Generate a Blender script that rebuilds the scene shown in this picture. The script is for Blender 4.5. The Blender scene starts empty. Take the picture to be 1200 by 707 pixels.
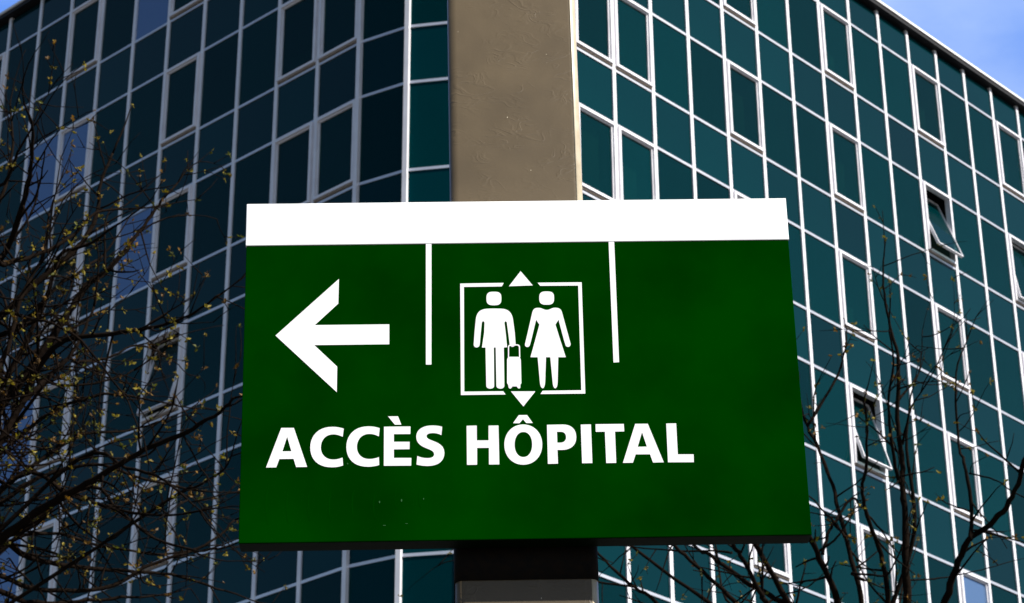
import bpy, bmesh, math, random, json
from mathutils import Vector, Matrix
random.seed(11)
sc = bpy.context.scene
COL = sc.collection
R = math.radians
EYE = 1.65                                   # camera height

# ------------------------------------------------------------------ materials
def mat(name, base, rough=0.5, metal=0.0, spec=0.5, noise=None, bump=None, coat=0.0):
    """Principled material; noise=(scale, other colour, contrast), bump=(scale, strength, distance)."""
    m = bpy.data.materials.new(name); m.use_nodes = True
    nt = m.node_tree; b = nt.nodes['Principled BSDF']
    b.inputs['Base Color'].default_value = (*base, 1)
    b.inputs['Roughness'].default_value = rough
    b.inputs['Metallic'].default_value = metal
    b.inputs['Specular IOR Level'].default_value = spec
    b.inputs['Coat Weight'].default_value = coat
    tc = nt.nodes.new('ShaderNodeTexCoord')
    if noise:
        n = nt.nodes.new('ShaderNodeTexNoise'); n.inputs['Scale'].default_value = noise[0]
        n.inputs['Detail'].default_value = 6
        r = nt.nodes.new('ShaderNodeValToRGB')
        r.color_ramp.elements[0].position = 0.5 - noise[2]; r.color_ramp.elements[1].position = 0.5 + noise[2]
        r.color_ramp.elements[0].color = (*base, 1); r.color_ramp.elements[1].color = (*noise[1], 1)
        nt.links.new(tc.outputs['Object'], n.inputs['Vector'])
        nt.links.new(n.outputs['Fac'], r.inputs['Fac'])
        nt.links.new(r.outputs['Color'], b.inputs['Base Color'])
    if bump:
        n = nt.nodes.new('ShaderNodeTexNoise'); n.inputs['Scale'].default_value = bump[0]
        n.inputs['Detail'].default_value = 5
        u = nt.nodes.new('ShaderNodeBump'); u.inputs['Strength'].default_value = bump[1]
        u.inputs['Distance'].default_value = bump[2]
        nt.links.new(tc.outputs['Object'], n.inputs['Vector'])
        nt.links.new(n.outputs['Fac'], u.inputs['Height'])
        nt.links.new(u.outputs['Normal'], b.inputs['Normal'])
    return m

M_WHITE_ALU = mat('white painted aluminium', (.82, .805, .83), .30, metal=.2, spec=.6, noise=(3.0, (.72, .70, .73), .2))
M_TRANSOM = mat('anodised aluminium', (.74, .74, .77), .36, metal=.72, noise=(2.5, (.62, .62, .66), .25))
M_MULLION = mat('satin white aluminium', (.86, .845, .865), .32, metal=.22, spec=.6, noise=(1.6, (.70, .68, .71), .25))
M_SILL = mat('weathered sill metal', (.30, .25, .20), .5, noise=(8, (.18, .13, .09), .2))
M_SPANDREL = mat('teal spandrel glass', (.0000, .0118, .0146), .07, spec=.28, noise=(.25, (.0001, .0162, .0182), .3))
M_VISION = mat('teal vision glass', (.0000, .0190, .0232), .05, spec=.30, noise=(.2, (.0001, .0245, .0275), .3))
M_MIRROR = mat('blue sky-reflection glass', (.115, .20, .36), .08, metal=.5, spec=.4)  # brighter sky reflection of some panes, put into the base colour
M_ROOM = mat('dark room wall', (.012, .011, .010), .9)
M_CURTAIN = mat('grey curtain cloth', (.62, .54, .42), .9)
M_ROOF = mat('roof felt', (.12, .12, .12), .9, noise=(2, (.2, .2, .19), .2))
M_COPING = mat('coping metal', (.78, .77, .76), .4, noise=(2, (.66, .65, .64), .2))
M_CHIP = mat('chipped sign enamel', (.03, .11, .035), .6, spec=.05)
M_HIGHLIGHT = mat('painted edge highlight', (.50, .43, .31), .33, spec=.6, noise=(30, (.40, .33, .22), .2))  # sun highlight of the rounded post edge, put into the colour
M_FASCIA = mat('dark fascia metal', (.012, .012, .014), .6, spec=.2)
M_PLINTH = mat('concrete plinth', (.32, .31, .29), .85, noise=(3, (.22, .21, .2), .2), bump=(20, .3, .01))
M_GREEN = mat('green sign enamel', (.0000, .0212, .0000), .6, spec=0, noise=(3.4, (.0000, .0340, .0000), .16))
M_GHOST = mat('faded green enamel', (.0000, .0330, .0000), .6, spec=0)
M_CASE = mat('dark green casing', (.0008, .005, .0008), .6, spec=.06)
M_WHITE = mat('white sign film', (.93, .93, .92), .45, spec=.3)
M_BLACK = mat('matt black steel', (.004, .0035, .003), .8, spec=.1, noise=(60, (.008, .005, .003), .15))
M_BARK = mat('dark bark', (.0045, .0032, .0026), .95, spec=.02, noise=(9, (.012, .008, .0055), .25), bump=(40, .6, .01))
M_ASPHALT = mat('asphalt', (.045, .045, .047), .9, noise=(1.5, (.06, .06, .06), .2), bump=(60, .4, .01))
M_PAVE = mat('paving asphalt', (.060, .058, .055), .9, noise=(2, (.075, .072, .07), .2), bump=(30, .3, .01))
M_KERB = mat('kerb stone', (.34, .33, .31), .85, noise=(6, (.26, .25, .24), .2))

# glass one can partly see through
def see_through(m, tint, fac):
    nt = m.node_tree; b = nt.nodes['Principled BSDF']; out = nt.nodes['Material Output']
    t = nt.nodes.new('ShaderNodeBsdfTransparent'); t.inputs['Color'].default_value = (*tint, 1)
    x = nt.nodes.new('ShaderNodeMixShader'); x.inputs['Fac'].default_value = fac
    nt.links.new(b.outputs[0], x.inputs[1]); nt.links.new(t.outputs[0], x.inputs[2])
    nt.links.new(x.outputs[0], out.inputs['Surface'])
see_through(M_VISION, (.36, .6, .56), .40)
def vary(m, lo, hi, tint):
    """coated glass: tinted reflection and a small difference of tone from pane to pane"""
    nt = m.node_tree; N = nt.nodes; L = nt.links; b = N['Principled BSDF']
    b.inputs['Specular Tint'].default_value = (*tint, 1)
    oi = N.new('ShaderNodeObjectInfo'); mr = N.new('ShaderNodeMapRange')
    mr.inputs['To Min'].default_value = lo; mr.inputs['To Max'].default_value = hi
    L.new(oi.outputs['Random'], mr.inputs['Value'])
    src = b.inputs['Base Color'].links[0].from_socket
    cmb = N.new('ShaderNodeVectorMath'); cmb.operation = 'SCALE'
    L.new(src, cmb.inputs[0]); L.new(mr.outputs[0], cmb.inputs['Scale']); L.new(cmb.outputs[0], b.inputs['Base Color'])
vary(M_VISION, .72, 1.4, (.03, .85, 1)); vary(M_SPANDREL, .72, 1.4, (.03, .85, 1))

def pole_material():
    m = mat('tan painted steel', (.150, .122, .085), .42, spec=.5, coat=.6)
    nt = m.node_tree; N = nt.nodes; L = nt.links; b = N['Principled BSDF']; b.inputs['Coat Roughness'].default_value = .38; b.inputs['Coat Weight'].default_value = 0; b.inputs['Specular IOR Level'].default_value = .3
    tc = N.new('ShaderNodeTexCoord')
    # base colour: slight mottling and a few chips of bare metal
    n1 = N.new('ShaderNodeTexNoise'); n1.inputs['Scale'].default_value = 7; n1.inputs['Detail'].default_value = 8
    r1 = N.new('ShaderNodeValToRGB')
    r1.color_ramp.elements[0].position = .3; r1.color_ramp.elements[1].position = .75
    r1.color_ramp.elements[0].color = (.071, .054, .033, 1); r1.color_ramp.elements[1].color = (.095, .072, .043, 1)
    L.new(tc.outputs['Object'], n1.inputs['Vector']); L.new(n1.outputs['Fac'], r1.inputs['Fac'])
    v = N.new('ShaderNodeTexVoronoi'); v.inputs['Scale'].default_value = 26
    mp = N.new('ShaderNodeMapping'); mp.inputs['Scale'].default_value = (1, 1, .45)
    L.new(tc.outputs['Object'], mp.inputs['Vector']); L.new(mp.outputs[0], v.inputs['Vector'])
    lt = N.new('ShaderNodeMath'); lt.operation = 'LESS_THAN'; lt.inputs[1].default_value = .022
    L.new(v.outputs['Distance'], lt.inputs[0])
    mx = N.new('ShaderNodeMix'); mx.data_type = 'RGBA'
    L.new(lt.outputs[0], mx.inputs['Factor']); L.new(r1.outputs['Color'], mx.inputs[6]); mx.inputs[7].default_value = (.45, .40, .30, 1)
    L.new(mx.outputs[2], b.inputs['Base Color'])
    # wrinkles in the paint: sparse soft creases, broad dents and a fine grain
    def noise(scale, detail, dist=0, sc=(1, 1, 1), rot=0):
        n = N.new('ShaderNodeTexNoise'); n.inputs['Scale'].default_value = scale; n.inputs['Detail'].default_value = detail
        n.inputs['Distortion'].default_value = dist
        q = N.new('ShaderNodeMapping'); q.inputs['Scale'].default_value = sc; q.inputs['Rotation'].default_value = (0, rot, 0)
        L.new(tc.outputs['Object'], q.inputs['Vector']); L.new(q.outputs[0], n.inputs['Vector']); return n.outputs['Fac']
    def ramp(src, *st):
        k = N.new('ShaderNodeValToRGB'); e = k.color_ramp.elements
        e[0].position, e[1].position = st[0][0], st[1][0]; e[0].color = (st[0][1],) * 3 + (1,); e[1].color = (st[1][1],) * 3 + (1,)
        for p_, c_ in st[2:]: z = e.new(p_); z.color = (c_, c_, c_, 1)
        L.new(src, k.inputs['Fac']); return k.outputs['Color']
    def math2(op, a_, b_):
        k = N.new('ShaderNodeMath'); k.operation = op
        for s_, v_ in ((0, a_), (1, b_)):
            if isinstance(v_, (int, float)): k.inputs[s_].default_value = v_
            else: L.new(v_, k.inputs[s_])
        return k.outputs[0]
    crease = ramp(noise(15, 2, 1.1, (1, 1, 1.9), .45), (.46, 0), (.60, 0), (.53, 1))
    mask = ramp(noise(9, 2), (.42, 0), (.60, 1))
    h = math2('MULTIPLY', crease, mask)
    h = math2('ADD', h, math2('MULTIPLY', noise(4.5, 3, .5), 3.2))
    h = math2('ADD', h, math2('MULTIPLY', noise(150, 3), .22))
    h = math2('ADD', h, math2('MULTIPLY', noise(30, 2, 0, (1, 1, .04)), .25))
    u = N.new('ShaderNodeBump'); u.inputs['Strength'].default_value = .5; u.inputs['Distance'].default_value = .0013
    L.new(h, u.inputs['Height']); L.new(u.outputs['Normal'], b.inputs['Normal'])
    return m
M_POLE = pole_material()

def leaf_material():
    m = mat('young leaf', (.22, .17, .012), .6, spec=.3)
    nt = m.node_tree; N = nt.nodes; L = nt.links; b = N['Principled BSDF']
    a = N.new('ShaderNodeVertexColor'); a.layer_name = 'tone'
    L.new(a.outputs['Color'], b.inputs['Base Color'])
    t = N.new('ShaderNodeBsdfTranslucent'); L.new(a.outputs['Color'], t.inputs['Color'])
    x = N.new('ShaderNodeMixShader'); x.inputs['Fac'].default_value = .4
    L.new(b.outputs[0], x.inputs[1]); L.new(t.outputs[0], x.inputs[2]); L.new(x.outputs[0], N['Material Output'].inputs['Surface'])
    return m
M_LEAF = leaf_material()

# ------------------------------------------------------------------ helpers
def tag(o, label=None, cat=None, group=None, kind=None):
    if label: o['label'] = label
    if cat: o['category'] = cat
    if group: o['group'] = group
    if kind: o['kind'] = kind
    return o
def empty(name, loc=(0, 0, 0)):
    o = bpy.data.objects.new(name, None); COL.objects.link(o); o.location = loc; o.empty_display_size = .2
    return o
def link(name, me, parent=None, mtx=None):
    o = bpy.data.objects.new(name, me); COL.objects.link(o)
    if parent: o.parent = parent
    if mtx is not None: o.matrix_local = mtx
    return o
class MB:
    """collects verts and faces of one mesh"""
    def __init__(s): s.v, s.f, s.sm = [], [], []
    def box(s, x0, x1, y0, y1, z0, z1, m=None):
        b = len(s.v)
        for z in (z0, z1):
            for x, y in ((x0, y0), (x1, y0), (x1, y1), (x0, y1)):
                p = Vector((x, y, z)); s.v.append(m @ p if m else p)
        for q in ((0, 3, 2, 1), (4, 5, 6, 7), (0, 1, 5, 4), (1, 2, 6, 5), (2, 3, 7, 6), (3, 0, 4, 7)):
            s.f.append([b + i for i in q]); s.sm.append(False)
    def ring(s, x0, x1, z0, z1, w, y0, y1, m=None):
        """rectangular frame of bar width w, butted corners"""
        s.box(x0, x0 + w, y0, y1, z0, z1, m); s.box(x1 - w, x1, y0, y1, z0, z1, m)
        s.box(x0 + w, x1 - w, y0, y1, z0, z0 + w, m); s.box(x0 + w, x1 - w, y0, y1, z1 - w, z1, m)
    def prism(s, loop, z0, z1, smooth=False):
        """loop of (x, y) counter-clockwise"""
        b, n = len(s.v), len(loop)
        s.v += [Vector((x, y, z0)) for x, y in loop] + [Vector((x, y, z1)) for x, y in loop]
        for i in range(n):
            j = (i + 1) % n; s.f.append([b + i, b + j, b + n + j, b + n + i]); s.sm.append(smooth)
        s.f.append([b + i for i in reversed(range(n))]); s.f.append([b + n + i for i in range(n)]); s.sm += [False, False]
    def tube(s, pts, rad, k=7):
        b = len(s.v); n = len(pts); prev = None
        for i, p in enumerate(pts):
            d = (pts[min(i + 1, n - 1)] - pts[max(i - 1, 0)]).normalized()
            a = prev if prev is not None else Vector((.31, .77, .55))
            a = (a - d * a.dot(d)).normalized(); prev = a; c = d.cross(a)
            for j in range(k):
                t = 2 * math.pi * j / k; s.v.append(p + (a * math.cos(t) + c * math.sin(t)) * rad[i])
        for i in range(n - 1):
            for j in range(k):
                q = (j + 1) % k
                s.f.append([b + i * k + j, b + i * k + q, b + (i + 1) * k + q, b + (i + 1) * k + j]); s.sm.append(True)
        s.f.append([b + j for j in reversed(range(k))]); s.f.append([b + (n - 1) * k + j for j in range(k)]); s.sm += [False, False]
    def mesh(s, name, material):
        me = bpy.data.meshes.new(name); me.from_pydata(s.v, [], s.f); me.materials.append(material)
        me.polygons.foreach_set('use_smooth', s.sm); me.update(); return me
    def build(s, name, material, parent=None, mtx=None, bevel=0):
        me = s.mesh(name, material)
        if bevel:
            bm = bmesh.new(); bm.from_mesh(me)
            bmesh.ops.bevel(bm, geom=bm.edges[:], offset=bevel, segments=2, profile=.6, affect='EDGES')
            bm.to_mesh(me); bm.free()
        return link(name, me, parent, mtx)

# ------------------------------------------------------------------ camera
PIT, ROLL, FPX = 0.46148, -0.0065, 2747.7
cam = bpy.data.cameras.new('camera'); camo = bpy.data.objects.new('camera', cam); COL.objects.link(camo)
cam.lens = FPX / 1200 * 36; cam.sensor_width = 36; cam.clip_end = 2000; cam.clip_start = .1
camo.matrix_world = Matrix.Translation((0, 0, EYE)) @ Matrix.Rotation(math.pi / 2 + PIT, 4, 'X') @ Matrix.Rotation(ROLL, 4, 'Z')
cam.dof.use_dof = True; cam.dof.focus_distance = 5.47; cam.dof.aperture_fstop = 17; cam.dof.aperture_blades = 7
sc.camera = camo
def to_px(P):
    x, y, z = P[0], P[1], P[2] - EYE
    d = y * math.cos(PIT) + z * math.sin(PIT); v = -y * math.sin(PIT) + z * math.cos(PIT)
    return 600 + FPX * x / d, 353.5 - FPX * v / d
def along(px, py, depth):
    """the point that lies `depth` metres out along a measured sight line (used to lay out limbs)"""
    a, b = px - 600, py - 353.5; c, s = math.cos(ROLL), math.sin(ROLL)
    u, w = c * a + s * b, -s * a + c * b
    x, v = u / FPX, -w / FPX
    return Vector((x, math.cos(PIT) - v * math.sin(PIT), math.sin(PIT) + v * math.cos(PIT))) * depth + Vector((0, 0, EYE))

# ------------------------------------------------------------------ sky and sun
SUN = Vector((.64, -.355, .68)).normalized()
el = math.asin(SUN.z)
w = bpy.data.worlds.new('World'); sc.world = w; w.use_nodes = True
nt = w.node_tree; bg = nt.nodes['Background']
sky = nt.nodes.new('ShaderNodeTexSky'); sky.sky_type = 'NISHITA'; sky.sun_disc = False
sky.sun_elevation = el; sky.sun_rotation = math.atan2(SUN.x, SUN.y)
sky.air_density = 1.0; sky.dust_density = .6; sky.ozone_density = 2.0
tc = nt.nodes.new('ShaderNodeTexCoord')
nz = nt.nodes.new('ShaderNodeTexNoise'); nz.inputs['Scale'].default_value = 4.5; nz.inputs['Detail'].default_value = 7
nz.inputs['Roughness'].default_value = .5
mp = nt.nodes.new('ShaderNodeMapping'); mp.inputs['Scale'].default_value = (1, 1, 2.0); mp.inputs['Location'].default_value = (.35, .1, 0)
rp = nt.nodes.new('ShaderNodeValToRGB'); rp.color_ramp.elements[0].position = .42; rp.color_ramp.elements[1].position = .74
rp.color_ramp.elements[0].color = (1.2, 3.3, 10.3, 1); rp.color_ramp.elements[1].color = (6.8, 8.6, 12.2, 1)
# thin bright haze and cloud lie over the northern sky, in front of the camera; elsewhere clear, save the bright patch added below
dp = nt.nodes.new('ShaderNodeVectorMath'); dp.operation = 'DOT_PRODUCT'; dp.inputs[1].default_value = Vector((0, .85, .53)).normalized()
mr = nt.nodes.new('ShaderNodeMapRange'); mr.interpolation_type = 'SMOOTHSTEP'
mr.inputs['From Min'].default_value = .72; mr.inputs['From Max'].default_value = .95; mr.inputs['To Max'].default_value = .85
mx = nt.nodes.new('ShaderNodeMix'); mx.data_type = 'RGBA'
nt.links.new(tc.outputs['Generated'], mp.inputs['Vector']); nt.links.new(mp.outputs[0], nz.inputs['Vector'])
nt.links.new(tc.outputs['Generated'], dp.inputs[0]); nt.links.new(dp.outputs['Value'], mr.inputs['Value'])
nt.links.new(nz.outputs['Fac'], rp.inputs['Fac']); nt.links.new(rp.outputs['Color'], mx.inputs[7])
nt.links.new(mr.outputs['Result'], mx.inputs['Factor'])
nt.links.new(sky.outputs['Color'], mx.inputs[6])
d2 = nt.nodes.new('ShaderNodeVectorMath'); d2.operation = 'DOT_PRODUCT'; d2.inputs[1].default_value = Vector((-.31, -.83, .46)).normalized()  # unseen bright patch added behind the camera to light up the corner glass
m2 = nt.nodes.new('ShaderNodeMapRange'); m2.interpolation_type = 'SMOOTHSTEP'
m2.inputs['From Min'].default_value = .955; m2.inputs['From Max'].default_value = .99
n2 = nt.nodes.new('ShaderNodeTexNoise'); n2.inputs['Scale'].default_value = 6; n2.inputs['Detail'].default_value = 6
nt.links.new(tc.outputs['Generated'], n2.inputs['Vector'])
a2 = nt.nodes.new('ShaderNodeMath'); a2.operation = 'MULTIPLY_ADD'; a2.inputs[1].default_value = .08
nt.links.new(n2.outputs['Fac'], a2.inputs[0]); nt.links.new(d2.outputs['Value'], a2.inputs[2])
a3 = nt.nodes.new('ShaderNodeMath'); a3.operation = 'SUBTRACT'; a3.inputs[1].default_value = .04
nt.links.new(a2.outputs[0], a3.inputs[0]); nt.links.new(a3.outputs[0], m2.inputs['Value'])
nt.links.new(d2.outputs['Value'], a2.inputs[2])
mx2 = nt.nodes.new('ShaderNodeMix'); mx2.data_type = 'RGBA'; mx2.inputs[7].default_value = (30, 30.5, 31, 1)
nt.links.new(m2.outputs['Result'], mx2.inputs['Factor']); nt.links.new(mx.outputs[2], mx2.inputs[6])
nt.links.new(mx2.outputs[2], bg.inputs['Color'])
bg.inputs['Strength'].default_value = .05
sl = bpy.data.lights.new('sun', 'SUN'); sl.energy = 4.6; sl.angle = R(.53); sl.color = (1, .95, .88)
so = bpy.data.objects.new('sun', sl); COL.objects.link(so); so.location = (0, 0, 60)
so.rotation_euler = SUN.to_track_quat('Z', 'Y').to_euler()
vs = sc.view_settings; vs.view_transform = 'Standard'; vs.look = 'None'; vs.exposure = 1.02; vs.gamma = 1; vs.use_curve_mapping = False

# ------------------------------------------------------------------ ground
def sheet(name, x0, x1, y0, y1, z, m, cut=8):
    me = bpy.data.meshes.new(name); me.from_pydata([(x0, y0, z), (x1, y0, z), (x1, y1, z), (x0, y1, z)], [], [(0, 1, 2, 3)])
    me.materials.append(m); return tag(link(name, me), kind='structure')
sheet('ground', -900, 900, -900, 900, 0, M_ASPHALT)
g = MB(); g.box(-60, 60, 1.5, 34, 0.002, .12); tag(g.build('pavement', M_PAVE), kind='structure')
g = MB(); g.box(-60, 60, 1.3, 1.497, 0.003, .125); tag(g.build('kerb', M_KERB), kind='structure')

# ------------------------------------------------------------------ the glass office block
bld = empty('hospital_building', (0, 40, 0))
tag(bld, 'tall glass office block with rounded corner, teal panes and white mullion grid behind the sign', 'building')
BI = bld.matrix_basis.copy(); ORG = Vector((0, 40, 0))
aR, aL = .81656, .74279
W1 = 1.25
c0 = Vector((1.2413, 40.0239)); d1 = Vector((-2.9977, 39.8612))
uR = Vector((math.cos(aR), math.sin(aR))); uL = Vector((math.cos(aL), -math.sin(aL)))
NL, NR = 15, 19
verts = [d1 - uL * W1 * k for k in range(NL, 0, -1)] + [d1, Vector((-2.025, 39.30)), Vector((-.925, 39.11)), Vector((.17, 39.31))] + [c0 + uR * W1 * k for k in range(0, NR)]
ID1 = NL; IC0 = NL + 4; NV = len(verts)
verts = [Vector((v.x, v.y - 40)) for v in verts]          # local to the building
T, S, TOP = 1.9795, 1.3011, .9059
L1 = 30.913 + EYE
def level(r):
    if r == 0: return L1 + TOP
    n = r - 1
    return L1 - (n // 2) * (T + S) - (T if n % 2 else 0)
NLEV = 0
while level(NLEV + 1) > .8: NLEV += 1
ZB = level(NLEV); ZT = level(0)
def seg(i):
    a, b = verts[i], verts[i + 1]; d = (b - a); l = d.length; d /= l
    return a, d, l, math.atan2(d.y, d.x)
def normal_at(i):
    ds = []
    if i > 0: ds.append(seg(i - 1)[1])
    if i < NV - 1: ds.append(seg(i)[1])
    d = sum(ds, Vector((0, 0))).normalized(); return Vector((d.y, -d.x)), d
# inner core with dark rooms behind the glass, closed at the back, roof on top
inner = [verts[i] - normal_at(i)[0] * .55 for i in range(NV)]
backp = [verts[-1] + Vector((-14, 14)), Vector((0, 34)), verts[0] + Vector((14, 14))]
core = MB(); core.prism([tuple(v) for v in inner] + [tuple(v) for v in backp], 0, ZT + .02)
core.build('wall', M_ROOM, bld)
rf = MB(); rf.prism([tuple(v - normal_at(i)[0] * .10) for i, v in enumerate(verts)] + [tuple(v) for v in backp], ZT + .035, ZT + .16)
rf.build('roof', M_ROOF, bld)
pl = MB(); pl.prism([tuple(v + normal_at(i)[0] * .04) for i, v in enumerate(verts)] + [tuple(v - normal_at(i)[0] * .5) for i, v in reversed(list(enumerate(verts)))], 0, ZB - .05)
pl.build('plinth', M_PLINTH, bld)
def strip(i0, i1, out, inn, z0, z1):
    """bent bar that follows the facade from vertex i0 to i1"""
    m = MB(); n = i1 - i0 + 1
    for i in range(i0, i1 + 1):
        nn, _ = normal_at(i)
        if i == i0 and i0 > 0: d = seg(i)[1]; nn = Vector((d.y, -d.x))
        if i == i1 and i1 < NV - 1: d = seg(i - 1)[1]; nn = Vector((d.y, -d.x))
        for o, z in ((out, z0), (out, z1), (inn, z1), (inn, z0)):
            p = verts[i] + nn * o; m.v.append(Vector((p.x, p.y, z)))
    for i in range(n - 1):
        for j in range(4):
            q = (j + 1) % 4; m.f.append([i * 4 + j, i * 4 + q, (i + 1) * 4 + q, (i + 1) * 4 + j]); m.sm.append(False)
    m.f.append([3, 2, 1, 0]); m.f.append([(n - 1) * 4 + j for j in range(4)]); m.sm += [False, False]
    bm = bmesh.new(); me = m.mesh('t', M_TRANSOM); bm.from_mesh(me); bmesh.ops.recalc_face_normals(bm, faces=bm.faces); bm.to_mesh(me); bm.free()
    return me
cp = strip(0, NV - 1, .17, -.35, ZT + .045, ZT + .15); cp.materials.clear(); cp.materials.append(M_FASCIA); link('fascia', cp, bld)
cp = strip(0, NV - 1, .20, -.40, ZT + .153, ZT + .215); cp.materials.clear(); cp.materials.append(M_COPING); link('coping', cp, bld)
# mullions
MW, MO = .096, .036
for i in range(NV):
    n, d = normal_at(i); ang = math.atan2(d.y, d.x)
    m = MB(); m.box(-MW / 2, MW / 2, -(.085 if i in (ID1, ID1 + 1) else MO), .10, ZB - .04, ZT + .03)
    m.build('mullion', M_MULLION, bld, Matrix.Translation((verts[i].x, verts[i].y, 0)) @ Matrix.Rotation(ang, 4, 'Z'))
# transoms, one per level and side
for r in range(1, NLEV + 1):
    z = level(r)
    for i0, i1 in ((0, ID1), (ID1, IC0), (IC0, NV - 1)):
        link('transom', strip(i0, i1, .024, -.09, z - .030, z + .030), bld)
# which tall bays hold an openable window
def window_at(i, t):
    """i = bay index, t = storey of tall panes (1 = top)"""
    if i >= IC0:
        c = i - IC0
        if c in (0, 1): return 2 <= t <= 5
        return c % 3 == 1
    if i < ID1:
        d = ID1 - i                      # bay between d+1 and d -> numbered by its left mullion
        d = d + 1                        # left mullion number in the survey (d1 is vertex ID1)
        if d in (2, 3): return 2 <= t <= 5
        return d % 3 == 0 and d > 3
    return False
OPEN = {(IC0 + 10, 2): -19, (IC0 + 13, 2): -9, (IC0 + 7, 4): -16, (IC0 + 13, 3): -7, (ID1 - 8, 3): -13, (ID1 - 5, 4): -14}
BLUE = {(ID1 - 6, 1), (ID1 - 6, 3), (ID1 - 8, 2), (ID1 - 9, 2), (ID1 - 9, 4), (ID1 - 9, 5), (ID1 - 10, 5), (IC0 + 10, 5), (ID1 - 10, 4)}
CURT = {(IC0, 3): .9, (IC0 + 1, 3): .62, (IC0 + 4, 2): .7, (IC0 + 7, 2): .6, (IC0 + 10, 1): .5, (IC0 + 13, 1): .5, (IC0 + 7, 1): .4, (IC0 + 7, 3): .35, (ID1 - 2, 2): .3, (ID1 - 5, 1): .3}
rnd = random.Random(5)
def pane_matrix(i, zc, tilt=.12):
    a, d, l, ang = seg(i); c = (a + verts[i + 1]) / 2
    return Matrix.Translation((c.x, c.y, zc)) @ Matrix.Rotation(ang + R(rnd.gauss(0, tilt)), 4, 'Z') @ Matrix.Rotation(R(rnd.gauss(0, tilt)), 4, 'X')
def shows(i, zc):
    c = (verts[i] + verts[i + 1]) / 2
    x, y = to_px((c.x, c.y + 40, zc))
    inside = -25 < x < 1225 and -45 < y < 750
    hid = (300 < x < 915 and 270 < y < 610) or (535 < x < 665)
    return inside and not hid
cache = {}
def panel_mesh(kind, l, h, material):
    key = (kind, round(l, 3), round(h, 3))
    if key not in cache:
        m = MB(); m.box(-l / 2, l / 2, 0, .024, -h / 2, h / 2); cache[key] = m.mesh(kind, material)
    return cache[key]
spand, tall = [], []
for i in range(NV - 1):
    l = seg(i)[2] - MW + .02
    for r in range(0, NLEV):
        z1, z0 = level(r), level(r + 1); zc = (z0 + z1) / 2; h = z1 - z0 - .05
        if r % 2 == 0: spand.append((i, zc, l, h))
        else:
            t = (r + 1) // 2
            if not window_at(i, t): tall.append((i, zc, l, h, t))
def size_in_view(e):
    i, zc = e[0], e[1]
    c = (verts[i] + verts[i + 1]) / 2
    d = (c.x ** 2 + (c.y + 40) ** 2 + (zc - EYE) ** 2)
    n = normal_at(i)[0]; v = Vector((-c.x, -(c.y + 40))).normalized()
    return max(.05, n.dot(v)) / d
def make_panels(lst, name, material, rest):
    vis = sorted([e for e in lst if shows(e[0], e[1])], key=size_in_view, reverse=True)[:100]
    key = {(e[0], round(e[1], 2)) for e in vis}
    other = MB()
    for e in lst:
        mt = pane_matrix(e[0], e[1])
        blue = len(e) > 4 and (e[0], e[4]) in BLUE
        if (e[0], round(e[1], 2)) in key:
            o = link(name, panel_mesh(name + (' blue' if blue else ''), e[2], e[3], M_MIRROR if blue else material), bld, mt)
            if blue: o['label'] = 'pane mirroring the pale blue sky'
        else: other.box(-e[2] / 2, e[2] / 2, 0, .024, -e[3] / 2, e[3] / 2, mt)
    o = other.build(rest, material, bld); o['kind'] = 'stuff'
make_panels(spand, 'spandrel_panel', M_SPANDREL, 'spandrel_glazing')
make_panels(tall, 'glass_panel', M_VISION, 'wall_glazing')
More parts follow.
